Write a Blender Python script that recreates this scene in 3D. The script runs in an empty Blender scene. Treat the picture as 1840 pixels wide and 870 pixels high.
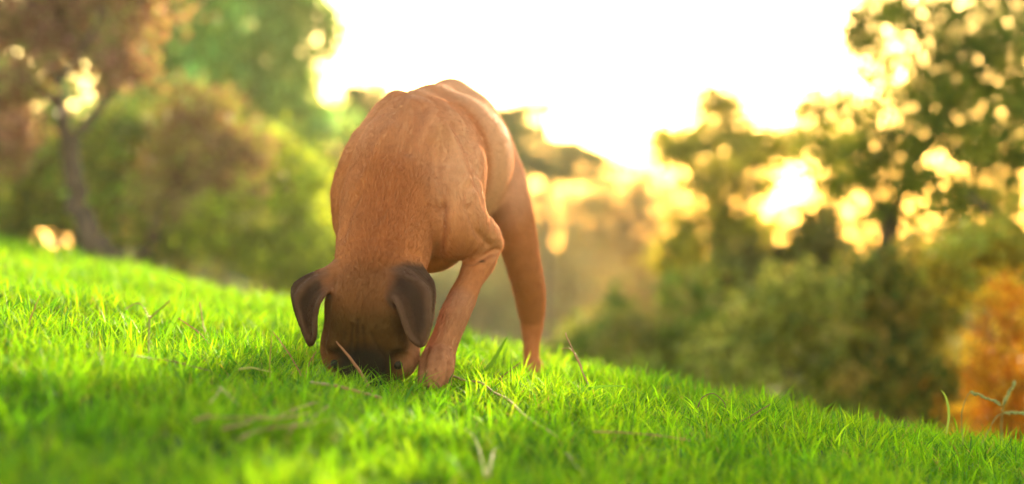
import bpy, math, random
import numpy as np
from mathutils import Vector
R = math.radians
rng = np.random.default_rng(7)
random.seed(7)
S = bpy.context.scene

# ------------------------------------------------------------------ camera
CAM_Z = 0.287                  # metres above the turf where the dog stands
FPX = 4344.0                   # 85 mm lens in photo pixels (1840 wide)
cd = bpy.data.cameras.new('camera'); cam = bpy.data.objects.new('camera', cd)
S.collection.objects.link(cam); S.camera = cam
cam.location = (0, 0, CAM_Z); cam.rotation_euler = (R(90), 0, 0)
cd.sensor_width = 36; cd.lens = 85; cd.clip_start = .05; cd.clip_end = 3000
cd.dof.use_dof = True; cd.dof.focus_distance = 4.36; cd.dof.aperture_fstop = 2.0
cd.dof.aperture_blades = 0

# ------------------------------------------------------------------ sky and sun
SUN_EL, SUN_AZ = R(7.0), R(10.0)          # low, behind the dog, a little to the right
w = bpy.data.worlds.new('World'); S.world = w; w.use_nodes = True
nt = w.node_tree; nt.nodes.clear()
out = nt.nodes.new('ShaderNodeOutputWorld'); bg = nt.nodes.new('ShaderNodeBackground')
sky = nt.nodes.new('ShaderNodeTexSky'); sky.sky_type = 'NISHITA'; sky.sun_disc = False
sky.sun_elevation = SUN_EL; sky.sun_rotation = SUN_AZ
sky.air_density = 1.0; sky.dust_density = .5; sky.ozone_density = .6
tint = nt.nodes.new('ShaderNodeMix'); tint.data_type = 'RGBA'; tint.blend_type = 'MULTIPLY'
tint.inputs[0].default_value = 1; tint.inputs[7].default_value = (1.0, .86, .62, 1)
nt.links.new(sky.outputs[0], tint.inputs[6]); nt.links.new(tint.outputs[2], bg.inputs[0])
bg.inputs[1].default_value = .15
nt.links.new(bg.outputs[0], out.inputs[0])
sl = bpy.data.lights.new('sun', 'SUN'); so = bpy.data.objects.new('sun', sl); S.collection.objects.link(so)
sl.energy = 2.5; sl.angle = R(.6); sl.color = (1.0, .80, .48)
sdir = Vector((math.sin(SUN_AZ)*math.cos(SUN_EL), math.cos(SUN_AZ)*math.cos(SUN_EL), math.sin(SUN_EL)))
so.rotation_euler = sdir.to_track_quat('Z', 'Y').to_euler(); so.location = sdir*60

S.view_settings.view_transform = 'Standard'; S.view_settings.look = 'None'
S.view_settings.gamma = 1; S.view_settings.exposure = 2.95
S.render.engine = 'CYCLES'
S.cycles.use_denoising = True
S.cycles.max_bounces = 8; S.cycles.diffuse_bounces = 3; S.cycles.glossy_bounces = 2
S.cycles.transmission_bounces = 4; S.cycles.transparent_max_bounces = 4
S.cycles.sample_clamp_indirect = 6; S.cycles.volume_bounces = 1; S.cycles.volume_step_rate = 1
S.cycles.caustics_reflective = False; S.cycles.caustics_refractive = False

# ------------------------------------------------------------------ helpers
def W(px, py, d):              # a photo pixel at distance d -> world point (used to survey the place)
    return np.array(((px-920)/FPX*d, d, CAM_Z-(py-435)/FPX*d))
def Wn(a):
    a = np.asarray(a, float)
    return np.stack(((a[..., 0]-920)/FPX*a[..., 2], a[..., 2], CAM_Z-(a[..., 1]-435)/FPX*a[..., 2]), -1)
def tag(o, label=None, cat=None, group=None, kind=None):
    for k, v in (('label', label), ('category', cat), ('group', group), ('kind', kind)):
        if v: o[k] = v
    return o
def empty(name, loc):
    o = bpy.data.objects.new(name, None); S.collection.objects.link(o); o.location = loc
    o.empty_display_size = .1
    return o
def mesh_np(name, verts, loops, sizes, mat, parent=None, smooth=True, col=None):
    me = bpy.data.meshes.new(name)
    verts = np.asarray(verts, np.float32)
    if parent is not None: verts = verts-np.array(parent.location, np.float32)
    loops = np.asarray(loops, np.int32).ravel(); sizes = np.asarray(sizes, np.int32)
    me.vertices.add(len(verts)); me.vertices.foreach_set('co', verts.ravel())
    me.loops.add(len(loops)); me.loops.foreach_set('vertex_index', loops)
    me.polygons.add(len(sizes))
    st = np.zeros(len(sizes), np.int32); st[1:] = np.cumsum(sizes)[:-1]
    me.polygons.foreach_set('loop_start', st)
    if smooth: me.polygons.foreach_set('use_smooth', np.ones(len(sizes), bool))
    me.update(calc_edges=True)
    if col is not None:
        a = me.color_attributes.new('col', 'FLOAT_COLOR', 'POINT')
        c = np.ones((len(verts), 4), np.float32); c[:, :3] = col
        a.data.foreach_set('color', c.ravel())
    me.materials.append(mat)
    o = bpy.data.objects.new(name, me); S.collection.objects.link(o)
    if parent is not None: o.parent = parent
    return o
def vnoise(p, seed=0):         # cheap smooth noise, sum of sines; p (N,k)
    r = np.random.default_rng(seed); v = 0
    for i in range(7):
        k = r.normal(size=p.shape[1]); k *= (.6+.35*i)/np.linalg.norm(k)
        v = v+np.sin(p@k*2*math.pi+r.uniform(0, 6.28))
    return v/7**.5
def smooth01(x): x = np.clip(x, 0, 1); return x*x*(3-2*x)

# ------------------------------------------------------------------ materials
def new_mat(name):
    m = bpy.data.materials.new(name); m.use_nodes = True
    n = m.node_tree.nodes; n.clear()
    o = n.new('ShaderNodeOutputMaterial')
    return m, n, m.node_tree.links, o
def leaf_material(name, transl=.45, rough=.5, tr_tint=(1.25, 1.15, .5), spec=.3):
    m, n, l, o = new_mat(name)
    at = n.new('ShaderNodeAttribute'); at.attribute_name = 'col'
    no = n.new('ShaderNodeTexNoise'); no.inputs['Scale'].default_value = 40
    hs = n.new('ShaderNodeHueSaturation')
    mr = n.new('ShaderNodeMapRange'); mr.inputs[3].default_value = .8; mr.inputs[4].default_value = 1.2
    l.new(no.outputs[0], mr.inputs[0]); l.new(mr.outputs[0], hs.inputs['Value']); l.new(at.outputs[0], hs.inputs['Color'])
    p = n.new('ShaderNodeBsdfPrincipled'); p.inputs['Roughness'].default_value = rough
    p.inputs['Specular IOR Level'].default_value = spec
    l.new(hs.outputs[0], p.inputs['Base Color'])
    t = n.new('ShaderNodeBsdfTranslucent')
    mm = n.new('ShaderNodeMix'); mm.data_type = 'RGBA'; mm.blend_type = 'MULTIPLY'; mm.inputs[0].default_value = 1
    mm.inputs[7].default_value = (*tr_tint, 1); l.new(hs.outputs[0], mm.inputs[6]); l.new(mm.outputs[2], t.inputs[0])
    mx = n.new('ShaderNodeMixShader'); mx.inputs[0].default_value = transl
    l.new(p.outputs[0], mx.inputs[1]); l.new(t.outputs[0], mx.inputs[2]); l.new(mx.outputs[0], o.inputs[0])
    return m
def noise_material(name, c1, c2, scale, rough=.85, bump=.3, detail=6):
    m, n, l, o = new_mat(name)
    tc = n.new('ShaderNodeTexCoord')
    no = n.new('ShaderNodeTexNoise'); no.inputs['Scale'].default_value = scale; no.inputs['Detail'].default_value = detail
    l.new(tc.outputs['Object'], no.inputs[0])
    cr = n.new('ShaderNodeValToRGB'); cr.color_ramp.elements[0].position = .35; cr.color_ramp.elements[1].position = .65
    cr.color_ramp.elements[0].color = (*c1, 1); cr.color_ramp.elements[1].color = (*c2, 1)
    l.new(no.outputs[0], cr.inputs[0])
    p = n.new('ShaderNodeBsdfPrincipled'); p.inputs['Roughness'].default_value = rough
    l.new(cr.outputs[0], p.inputs['Base Color'])
    b = n.new('ShaderNodeBump'); b.inputs['Strength'].default_value = bump; b.inputs['Distance'].default_value = .02
    l.new(no.outputs[0], b.inputs['Height']); l.new(b.outputs[0], p.inputs['Normal'])
    l.new(p.outputs[0], o.inputs[0])
    return m
M_grass = leaf_material('grass_blades', .58, .6, (1.22, 1.15, .32), .15)
M_leaf = leaf_material('tree_leaves', .38, .6, (1.2, 1.1, .6), .2)
M_straw = leaf_material('dry_straw', .3, .5, (1.2, 1, .7), .3)
M_soil = noise_material('turf_soil', (.028, .055, .008), (.055, .10, .016), 9, .95, .5)
M_bark = noise_material('bark', (.035, .022, .016), (.09, .055, .04), 14, .9, .8)
M_bark_pale = noise_material('pale_bark', (.16, .17, .17), (.30, .30, .28), 10, .85, .5)





# ------------------------------------------------------------------ ground: one sheet, a grassy brow that tips away behind the dog
_cx = np.array([-60, -6, -4, -1.9, -.63, .1, .5, .93, 2, 60.])
_cy = np.array([16, 13, 12, 9.0, 6.6, 5.55, 4.75, 4.5, 4.35, 4.2])
def crest(x):
    s = 0
    for o_, w_ in ((-.3, .2), (-.15, .2), (0, .2), (.15, .2), (.3, .2)): s = s+w_*np.interp(x+o_, _cx, _cy)
    return s
def ground(x, y):
    x = np.asarray(x, float); y = np.asarray(y, float)
    xs = 7*np.tanh(x/7)
    z = -.14*xs-.06*.25*np.logaddexp(0, np.clip((4.05-y)/.25, -40, 12))     # the turf dips a little towards the camera
    t = np.maximum(0, y-crest(x))
    k = .16+.20*smooth01((x+2.5)/3.0)
    z = z-k*np.minimum(t*t/(t+1.6), 9*np.tanh(t/9))
    p = np.stack(np.broadcast_arrays(x, y), -1).reshape(-1, 2)
    near = np.exp(-(np.abs(y)/25)**2)
    z = z+near*.010*vnoise(p*1.3, 3).reshape(z.shape)+near*.006*vnoise(p*4, 4).reshape(z.shape)
    z = z-.032*np.exp(-((x+.225)/.17)**2-((y-4.22)/.40)**2)        # the hollow the dog has nosed out
    return z
def ground_hit(px, py, dz=0.):          # where the sight line through a pixel meets the turf
    d = np.linspace(1.5, 12, 4000)
    P = Wn(np.stack((np.full_like(d, px), np.full_like(d, py), d), -1))
    below = P[:, 2] < ground(P[:, 0], P[:, 1])+dz
    i = np.argmax(below) if below.any() else len(d)-1
    return P[i]
def _axis(lo, hi, fine0, fine1, step, grow):
    a = list(np.arange(fine0, fine1, step)); s = step
    while a[-1] < hi: s *= grow; a.append(a[-1]+s)
    s = step
    while a[0] > lo: s *= grow; a.insert(0, a[0]-s)
    return np.array(a)
gx = _axis(-400, 400, -3, 2, .08, 1.16); gy = _axis(-400, 600, 1, 11, .08, 1.16)
X, Y = np.meshgrid(gx, gy, indexing='ij'); Z = ground(X, Y)
ni, nj = X.shape
idx = np.arange(ni*nj).reshape(ni, nj)
q = np.stack((idx[:-1, :-1], idx[1:, :-1], idx[1:, 1:], idx[:-1, 1:]), -1).reshape(-1, 4)
g = mesh_np('ground', np.stack((X, Y, Z), -1).reshape(-1, 3), q, np.full(len(q), 4), M_soil)
tag(g, 'soil of the grassy hillside the dog stands on', kind='structure')

# ------------------------------------------------------------------ the dog: one continuous skin grown from an implicit body
VOX = .0032
LO = np.array((-.455, 4.16, -.03)); HI = np.array((.13, 5.50, .66))
NG = np.ceil((HI-LO)/VOX).astype(int)
F = np.full(NG, .2, np.float32)
AX = [LO[i]+VOX*np.arange(NG[i]) for i in range(3)]
BONES = []                       # (a, b, ra, rb, tangent, tag) for the lie of the coat
def _win(lo, hi, m):
    a = np.clip(np.floor((lo-m-LO)/VOX).astype(int), 0, NG-1); b = np.clip(np.ceil((hi+m-LO)/VOX).astype(int)+1, 1, NG)
    sl_ = tuple(slice(a[i], b[i]) for i in range(3))
    p = np.stack(np.meshgrid(*[AX[i][sl_[i]].astype(np.float32) for i in range(3)], indexing='ij', copy=False), -1)
    return sl_, p
def _blend(sl_, d, k):
    f = F[sl_]
    if k < 0:                    # groove
        k = -k; d = -d
        h = np.maximum(k-np.abs(f-d), 0)/k
        F[sl_] = np.maximum(f, d)+h*h*k*.25
    else:
        h = np.maximum(k-np.abs(f-d), 0)/k
        F[sl_] = np.minimum(f, d)-h*h*k*.25
def cone(a, b, ra, rb, into):
    """hard-min a tapered capsule into (window origin slices, array)"""
    a = np.array(a, np.float32); b = np.array(b, np.float32); r = max(ra, rb)
    sl_, p = _win(np.minimum(a, b)-r, np.maximum(a, b)+r, .04)
    ab = b-a; t = np.clip(((p-a)@ab)/max(ab@ab, 1e-9), 0, 1)
    d = np.linalg.norm(p-a-t[..., None]*ab, axis=-1)-(ra+(rb-ra)*t)
    o_ = into[0]
    loc_ = tuple(slice(max(sl_[i].start-o_[i].start, 0), max(min(sl_[i].stop, o_[i].stop)-o_[i].start, 0)) for i in range(3))
    src = tuple(slice(loc_[i].start+o_[i].start-sl_[i].start, loc_[i].stop+o_[i].start-sl_[i].start) for i in range(3))
    into[1][loc_] = np.minimum(into[1][loc_], d[src])
def chain(pts, k=.03, bone=True, flow=1):
    """pts: (px, py, depth, radius px); resampled as a smooth curve"""
    P = Wn(np.array(pts)[:, :3]); r = np.array([q_[3]*q_[2]/FPX for q_ in pts])
    n = len(P); out_ = []
    for i in range(n-1):
        p0 = P[max(i-1, 0)]; p1 = P[i]; p2 = P[i+1]; p3 = P[min(i+2, n-1)]
        for s in range(3):
            t = s/3
            c = .5*((2*p1)+(-p0+p2)*t+(2*p0-5*p1+4*p2-p3)*t*t+(-p0+3*p1-3*p2+p3)*t**3)
            out_.append((c, r[i]+(r[i+1]-r[i])*smooth01(np.array(t))))
    out_.append((P[-1], r[-1]))
    rm = r.max()
    lo_ = np.clip(np.floor((P.min(0)-rm-.05-LO)/VOX).astype(int), 0, NG-1); hi_ = np.clip(np.ceil((P.max(0)+rm+.05-LO)/VOX).astype(int)+1, 1, NG)
    sl0 = tuple(slice(lo_[i], hi_[i]) for i in range(3))
    buf = (sl0, np.full([hi_[i]-lo_[i] for i in range(3)], .2, np.float32))
    for (a, ra), (b, rb) in zip(out_[:-1], out_[1:]):
        cone(a, b, ra, rb, buf)
        if bone: BONES.append((a, b, ra, rb, flow*(b-a)/np.linalg.norm(b-a)))
    _blend(sl0, buf[1], k)
def ell(px, py, d, rx, ry, rd, k=.03, rot=(0, 0, 0)):
    """ellipsoid; rx, ry in photo pixels, rd in metres along the view; rot in degrees about x, y, z"""
    from mathutils import Euler
    c = W(px, py, d).astype(np.float32); r = np.array((rx*d/FPX, rd, ry*d/FPX), np.float32)
    m = np.array(Euler([R(v) for v in rot]).to_matrix(), np.float32)
    ext = np.sqrt(((m*r[None, :])**2).sum(1))
    sl_, p = _win(c-ext, c+ext, abs(k)+.012)
    q_ = (p-c)@m
    k0 = np.linalg.norm(q_/r, axis=-1); k1 = np.linalg.norm(q_/(r*r), axis=-1)
    _blend(sl_, k0*(k0-1)/np.maximum(k1, 1e-6), k)
def spline_rows(rows, nu, nv):
    A = np.array(rows, float)            # (v, u, 3) -> dense sheet
    def cr(P, n):
        m = len(P); o_ = []
        for t in np.linspace(0, m-1-1e-6, n):
            i = int(t); f = t-i
            p0, p1, p2, p3 = P[max(i-1, 0)], P[i], P[i+1], P[min(i+2, m-1)]
            o_.append(.5*((2*p1)+(-p0+p2)*f+(2*p0-5*p1+4*p2-p3)*f*f+(-p0+3*p1-3*p2+p3)*f**3))
        return np.array(o_)
    A = cr(A, nv); return cr(A.transpose(1, 0, 2), nu).transpose(1, 0, 2)
def sheet(rows, thick, k=.008, fold=(0, 0, 0, 0, 0)):
    A0 = np.array(rows, float); nr = len(A0); A = np.zeros((nr, 5, 3))
    for j, u_ in enumerate((0, .25, .5, .75, 1)):            # five columns across the flap, rolled by `fold`
        A[:, j] = A0[:, 0]*(1-u_)*(1-2*u_)+A0[:, 1]*4*u_*(1-u_)+A0[:, 2]*u_*(2*u_-1)
        A[:, j, 2] += fold[j]*np.sin(np.linspace(.35, math.pi*.93, nr))
    D = Wn(spline_rows(A, 26, 60))
    pts = D.reshape(-1, 3).astype(np.float32)
    sl_, p = _win(pts.min(0)-thick, pts.max(0)+thick, .014)
    sh = p.shape[:3]; pf = p.reshape(-1, 3); best = np.full(len(pf), 9., np.float32)
    pn = (pts**2).sum(1)
    for i in range(0, len(pf), 40000):
        c = pf[i:i+40000]-pts.mean(0); q_ = pts-pts.mean(0)
        d2 = (c**2).sum(1)[:, None]-2*c@q_.T+(q_**2).sum(1)[None]
        best[i:i+40000] = np.sqrt(np.maximum(d2.min(1), 0))
    taper = 1.0
    _blend(sl_, best.reshape(sh)-thick*taper, k)
    for i in range(0, 59, 8):
        a = D[i].mean(0); b = D[min(i+8, 59)].mean(0)
        BONES.append((a, b, .006, .006, (b-a)/np.linalg.norm(b-a)))
    return D

# trunk
ell(800, 292, 4.95, 114, 128, .27, .04, (0, 0, -9))
ell(765, 305, 4.72, 105, 125, .17, .05, (0, 0, -9))
ell(815, 243, 5.22, 88, 90, .17, .05, (0, 0, -6))
ell(838, 275, 5.10, 70, 80, .16, .05)
chain([(745, 190, 4.75, 26), (778, 178, 4.95, 24), (800, 170, 5.12, 24), (812, 166, 5.24, 22)], .035)
ell(770, 420, 4.66, 75, 70, .10, .05)                       # brisket
chain([(760, 300, 4.70, 60), (800, 285, 4.95, 60), (825, 250, 5.2, 55)], .03, True)
# neck: from the poll back up to the withers
chain([(678, 500, 4.425, 74), (690, 440, 4.49, 86), (703, 370, 4.56, 90), (718, 300, 4.63, 84), (735, 235, 4.69, 62)], .016)
# shoulder blades
chain([(714, 186, 4.71, 24), (690, 225, 4.69, 34), (664, 285, 4.655, 48), (650, 350, 4.62, 56), (655, 395, 4.62, 54)], .016)
chain([(783, 200, 4.71, 22), (800, 250, 4.67, 38), (806, 310, 4.62, 54), (808, 365, 4.575, 62), (812, 405, 4.55, 60)], .014)
ell(838, 340, 4.67, 30, 78, .07, .02, (0, 14, 0))           # triceps
chain([(812, 405, 4.56, 58), (850, 422, 4.60, 44), (884, 436, 4.635, 19)], .018)
chain([(800, 215, 4.70, 12), (822, 262, 4.69, 15), (838, 320, 4.68, 16), (856, 375, 4.67, 15)], .02, False)
# near foreleg, lifted elbow, paw reaching forward to the hole
chain([(880, 442, 4.63, 21), (862, 470, 4.595, 28), (843, 508, 4.55, 22), (828, 542, 4.505, 25.5), (816, 568, 4.475, 26),
       (804, 600, 4.46, 25), (791, 632, 4.445, 27)], .012)
ell(786, 654, 4.43, 30, 24, .042, .014, (15, 0, 0))
for dx, dd, rr in ((-21, .006, 9.5), (-7, -.012, 11), (8, -.012, 11), (21, .004, 9.5)):
    chain([(788+dx*.75, 628, 4.425+dd*.5, rr*.8), (785+dx, 648, 4.398+dd, rr*1.08), (783+dx*1.05, 668, 4.378+dd, rr*1.05), (781+dx*1.05, 690, 4.374+dd, rr*.8)], .004, False)
# far foreleg, behind the head
chain([(655, 400, 4.63, 50), (665, 440, 4.70, 40), (672, 490, 4.74, 30), (680, 560, 4.70, 25), (684, 610, 4.69, 25), (684, 655, 4.68, 21)], .02)
ell(684, 680, 4.655, 32, 17, .05, .012)
# near hind leg
chain([(868, 262, 5.26, 52), (893, 320, 5.20, 50), (917, 375, 5.13, 39), (929, 425, 5.115, 36), (939, 470, 5.13, 31.5),
       (950, 515, 5.16, 28.5), (954, 550, 5.19, 25.5), (956, 580, 5.21, 20), (955, 615, 5.21, 14.5), (955, 645, 5.205, 14)], .018)
chain([(954, 530, 5.20, 18), (958, 565, 5.26, 12), (956, 605, 5.235, 10)], .02, False)
ell(956, 663, 5.195, 18, 14, .045, .01)
for dx, dd in ((-12, .0), (-4, -.02), (5, -.02), (13, .0)):
    chain([(955+dx*.9, 652, 5.19+dd, 6.5), (955+dx*1.05, 674, 5.145+dd, 6)], .008, False)
# far hind leg and tail, behind
chain([(770, 262, 5.26, 55), (745, 330, 5.22, 52), (728, 400, 5.15, 38), (722, 470, 5.2, 31), (720, 530, 5.28, 24), (722, 590, 5.33, 14), (722, 650, 5.30, 14)], .02)
ell(722, 668, 5.265, 18, 15, .05, .01)
chain([(808, 215, 5.38, 20), (806, 280, 5.42, 15), (770, 370, 5.43, 12), (752, 450, 5.40, 9)], .02)
# head: skull towards us, muzzle down in the grass (own field, melted into the neck only)
F_body = F; F = np.full(NG, .2, np.float32)
ell(668, 552, 4.388, 84, 74, .090, .03, (-8, 3, 0))
ell(662, 608, 4.398, 79, 56, .080, .03)
ell(614, 632, 4.410, 36, 46, .055, .02); ell(716, 634, 4.408, 38, 48, .055, .02)     # cheeks
ell(643, 568, 4.330, 28, 42, .030, .03, (6, 4, 0)); ell(684, 568, 4.330, 28, 42, .030, .03, (6, -6, 0))     # two halves of the forehead
chain([(656, 625, 4.385, 45), (654, 664, 4.392, 43), (652, 702, 4.41, 38)], .025, True, -1)                # muzzle
ell(610, 614, 4.350, 24, 13, .022, .016, (0, -24, 0)); ell(706, 616, 4.345, 26, 13, .022, .016, (0, 24, 0))   # brows
ell(600, 648, 4.340, 15, 13, .020, -.014); ell(718, 650, 4.335, 16, 13, .020, -.014)                       # eye sockets
ell(651, 712, 4.38, 20, 14, .02, .01)
BONES.append((W(650, 640, 4.32), W(672, 510, 4.35), .03, .03, np.array((.05, .05, 1.))/1.005))
EAR_R = [[(604, 480, 4.41), (603, 500, 4.385), (600, 520, 4.365)], [(578, 487, 4.415), (579, 505, 4.37), (584, 529, 4.335)],
         [(550, 497, 4.415), (557, 520, 4.36), (573, 546, 4.33)], [(527, 517, 4.41), (542, 548, 4.365), (568, 568, 4.34)],
         [(530, 553, 4.395), (547, 576, 4.365), (567, 590, 4.345)], [(545, 595, 4.38), (555, 601, 4.365), (566, 604, 4.35)],
         [(555, 617, 4.375), (558, 619, 4.368), (562, 615, 4.36)]]
EAR_L = [[(688, 494, 4.385), (686, 510, 4.355), (692, 530, 4.335)], [(712, 482, 4.39), (711, 503, 4.335), (706, 535, 4.312)],
         [(747, 486, 4.395), (740, 514, 4.325), (716, 553, 4.302)], [(778, 509, 4.385), (756, 540, 4.325), (723, 575, 4.302)],
         [(778, 560, 4.36), (760, 572, 4.32), (731, 597, 4.305)], [(770, 597, 4.34), (760, 604, 4.318), (742, 613, 4.308)],
         [(763, 616, 4.332), (757, 621, 4.32), (751, 619, 4.314)]]
SH_R = sheet(EAR_R, .0040, .008, (.012, -.016, .006, .012, -.014)); SH_L = sheet(EAR_L, .0040, .008, (.018, -.010, .002, .008, -.010))
chain([(598, 492, 4.40, 13), (575, 494, 4.405, 8)], .012, False); chain([(694, 500, 4.37, 14), (722, 492, 4.375, 9)], .012, False)

kk = (.003+.032*smooth01((AX[2]-.135)/.07)).astype(np.float32)[None, None, :]
h_ = np.maximum(kk-np.abs(F-F_body), 0)/kk
F = np.minimum(F, F_body)-h_*h_*kk*.25
del F_body, h_

def surface_nets(F):
    s = F < 0
    n = np.array(F.shape)
    occ = np.zeros(n-1, np.uint8)
    for i in (0, 1):
        for j in (0, 1):
            for k in (0, 1):
                occ += s[i:n[0]-1+i, j:n[1]-1+j, k:n[2]-1+k]
    act = (occ > 0) & (occ < 8)
    ci = np.argwhere(act); vid = np.full(n-1, -1, np.int64); vid[act] = np.arange(len(ci))
    acc = np.zeros((len(ci), 3)); cnt = np.zeros(len(ci))
    corners = [(i, j, k) for i in (0, 1) for j in (0, 1) for k in (0, 1)]
    fv = {c: F[ci[:, 0]+c[0], ci[:, 1]+c[1], ci[:, 2]+c[2]].astype(float) for c in corners}
    for c in corners:
        for ax in range(3):
            if c[ax] == 0:
                e = list(c); e[ax] = 1; e = tuple(e)
                a, b = fv[c], fv[e]; m = (a < 0) != (b < 0)
                t = np.where(m, a/np.where(m, a-b, 1), 0)
                pnt = np.tile(np.array(c, float), (len(ci), 1)); pnt[:, ax] = t
                acc += pnt*m[:, None]; cnt += m
    V = ci+acc/cnt[:, None]
    Q = []
    for ax in range(3):
        o1, o2 = [(1, 2), (2, 0), (0, 1)][ax]
        a = [slice(0, m_) for m_ in n]; b = list(a)
        a[ax] = slice(0, n[ax]-1); b[ax] = slice(1, n[ax])
        sa, sb = s[tuple(a)], s[tuple(b)]
        e = np.argwhere(sa != sb); inside = sa[tuple(e.T)]
        ok = (e[:, o1] > 0) & (e[:, o2] > 0) & (e[:, o1] < n[o1]-1) & (e[:, o2] < n[o2]-1)
        e, inside = e[ok], inside[ok]
        def at(d1, d2):
            f = e.copy(); f[:, o1] -= d1; f[:, o2] -= d2; return vid[tuple(f.T)]
        q_ = np.stack((at(1, 1), at(0, 1), at(0, 0), at(1, 0)), -1)
        q_[~inside] = q_[~inside][:, ::-1]
        Q.append(q_)
    return V, np.concatenate(Q)
V, Q = surface_nets(F)
V = LO+V*VOX
def relax(V, Q, it, lam=.5):
    E = np.concatenate([Q[:, [i, (i+1) % 4]] for i in range(4)])
    deg = np.bincount(E[:, 0], minlength=len(V))+np.bincount(E[:, 1], minlength=len(V))
    for t in range(it):
        for f in (lam, -lam*1.04):
            A = np.stack([np.bincount(E[:, 0], V[E[:, 1], c], len(V))+np.bincount(E[:, 1], V[E[:, 0], c], len(V)) for c in range(3)], -1)
            V = V+f*(A/deg[:, None]-V)
    return V
def vnormals(V, Q):
    fn = np.cross(V[Q[:, 2]]-V[Q[:, 0]], V[Q[:, 3]]-V[Q[:, 1]])
    N = np.stack([sum(np.bincount(Q[:, i], fn[:, c], len(V)) for i in range(4)) for c in range(3)], -1)
    return N/np.maximum(np.linalg.norm(N, axis=1), 1e-12)[:, None], np.linalg.norm(fn, axis=1)*.5
V = relax(V, Q, 6)
VN, FA = vnormals(V, Q)
def groove(pts, sig, depth, ymax):
    P = np.array([W(*q_, 4.31) for q_ in pts])[:, [0, 2]]; v2 = V[:, [0, 2]]; m = np.full(len(V), 9.)
    for a, b in zip(P[:-1], P[1:]):
        ab = b-a; t = np.clip(((v2-a)@ab)/(ab@ab), 0, 1); m = np.minimum(m, np.linalg.norm(v2-a-t[:, None]*ab, axis=1))
    g_ = np.exp(-(m/sig)**2)*(V[:, 1] < ymax)*np.clip(-VN[:, 1]*2, 0, 1)
    return g_, depth
for pts, sg, dp in (([(786, 366), (786, 415), (778, 466)], .010, .008), ([(628, 350), (610, 395), (602, 428)], .009, .005), ([(806, 212), (840, 268), (858, 330), (868, 368)], .008, .006),
                    ([(748, 178), (738, 215), (728, 260)], .012, .006), ([(796, 474), (850, 470), (893, 450)], .006, .006), ([(770, 250), (782, 320), (790, 372)], .012, .004),
                    ([(788, 208), (814, 256), (834, 320)], .009, -.005), ([(690, 215), (665, 260), (645, 320)], .012, -.004), ([(712, 178), (720, 168)], .012, -.004),
                    ([(850, 345), (872, 392), (884, 425)], .010, -.004), ([(838, 372), (852, 410), (872, 436)], .008, .004), ([(700, 300), (688, 380), (676, 450)], .014, -.003)):
    g_, dp = groove(pts, sg, dp, 4.80); V = V-VN*(g_*dp*1.7)[:, None]
VN, FA = vnormals(V, Q)
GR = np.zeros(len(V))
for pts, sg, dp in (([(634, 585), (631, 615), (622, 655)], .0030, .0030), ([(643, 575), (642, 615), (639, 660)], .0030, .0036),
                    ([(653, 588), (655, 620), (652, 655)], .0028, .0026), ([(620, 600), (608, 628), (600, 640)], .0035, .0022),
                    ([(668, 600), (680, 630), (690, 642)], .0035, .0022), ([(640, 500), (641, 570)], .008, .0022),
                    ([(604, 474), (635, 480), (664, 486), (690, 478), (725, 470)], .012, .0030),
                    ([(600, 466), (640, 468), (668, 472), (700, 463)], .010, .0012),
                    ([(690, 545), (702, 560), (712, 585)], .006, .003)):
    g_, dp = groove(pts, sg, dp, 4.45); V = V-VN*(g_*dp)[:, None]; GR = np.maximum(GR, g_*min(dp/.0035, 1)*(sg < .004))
VN, FA = vnormals(V, Q)
# lie of the coat
flow = np.zeros_like(V)
for a, b, ra, rb, tg in BONES:
    ab = b-a; t = np.clip(((V-a)@ab)/(ab@ab), 0, 1)
    d = np.abs(np.linalg.norm(V-a-t[:, None]*ab, axis=1)-(ra+(rb-ra)*t))
    flow += (1/(d+.012)**3)[:, None]*tg
flow -= (flow*VN).sum(1)[:, None]*VN
flow /= np.maximum(np.linalg.norm(flow, axis=1), 1e-9)[:, None]
# coat colour: red wheaten, darker along nape, black mask, dark ears, paler flanks; sheen and shade of overhead sky painted in
def near_seg(pts, rad, soft):
    P = Wn(np.array(pts, float)); m = np.full(len(V), 9.)
    for a, b in zip(P[:-1], P[1:]):
        ab = b-a; t = np.clip(((V-a)@ab)/max(ab@ab, 1e-9), 0, 1)
        m = np.minimum(m, np.linalg.norm(V-a-t[:, None]*ab, axis=1))
    return 1-smooth01((m-rad)/soft)
def near_sheet(D, rad, soft):
    m = np.full(len(V), 9.); c = D.reshape(-1, 3)
    sel = np.where((np.abs(V-c.mean(0)) < .12).all(1))[0]; c = c[::3] if len(c) > 400 else c
    for i in range(0, len(sel), 5000):
        m[sel[i:i+5000]] = np.linalg.norm(V[sel[i:i+5000], None]-c[None], axis=2).min(1)
    return 1-smooth01((m-rad)/soft)
COL = np.tile(np.array((.43, .148, .053)), (len(V), 1))
def paint(c, m): COL[:] = COL*(1-m[:, None])+np.array(c)*m[:, None]
paint((.60, .31, .19), near_seg([(840, 290, 4.95), (850, 270, 5.15)], .12, .08)*.8)  # pale flank coat, plus sky sheen painted into the colour
paint((.60, .29, .165), near_seg([(715, 170, 4.66), (790, 220, 4.62), (850, 330, 4.62)], .06, .13)*.85)  # withers and shoulder painted lighter, imitating light from above
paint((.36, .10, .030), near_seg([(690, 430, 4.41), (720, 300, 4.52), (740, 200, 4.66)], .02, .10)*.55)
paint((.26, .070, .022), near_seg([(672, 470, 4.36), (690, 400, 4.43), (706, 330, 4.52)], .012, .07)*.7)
paint((.092, .029, .008), near_seg([(668, 580, 4.36), (660, 620, 4.33)], .055, .10)*.95)  # darker head coat, deepened further with painted shade
paint((.075, .034, .010), near_seg([(620, 610, 4.31), (700, 610, 4.31)], .03, .04)*.75)
paint((.045, .020, .010), GR*.7)
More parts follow.
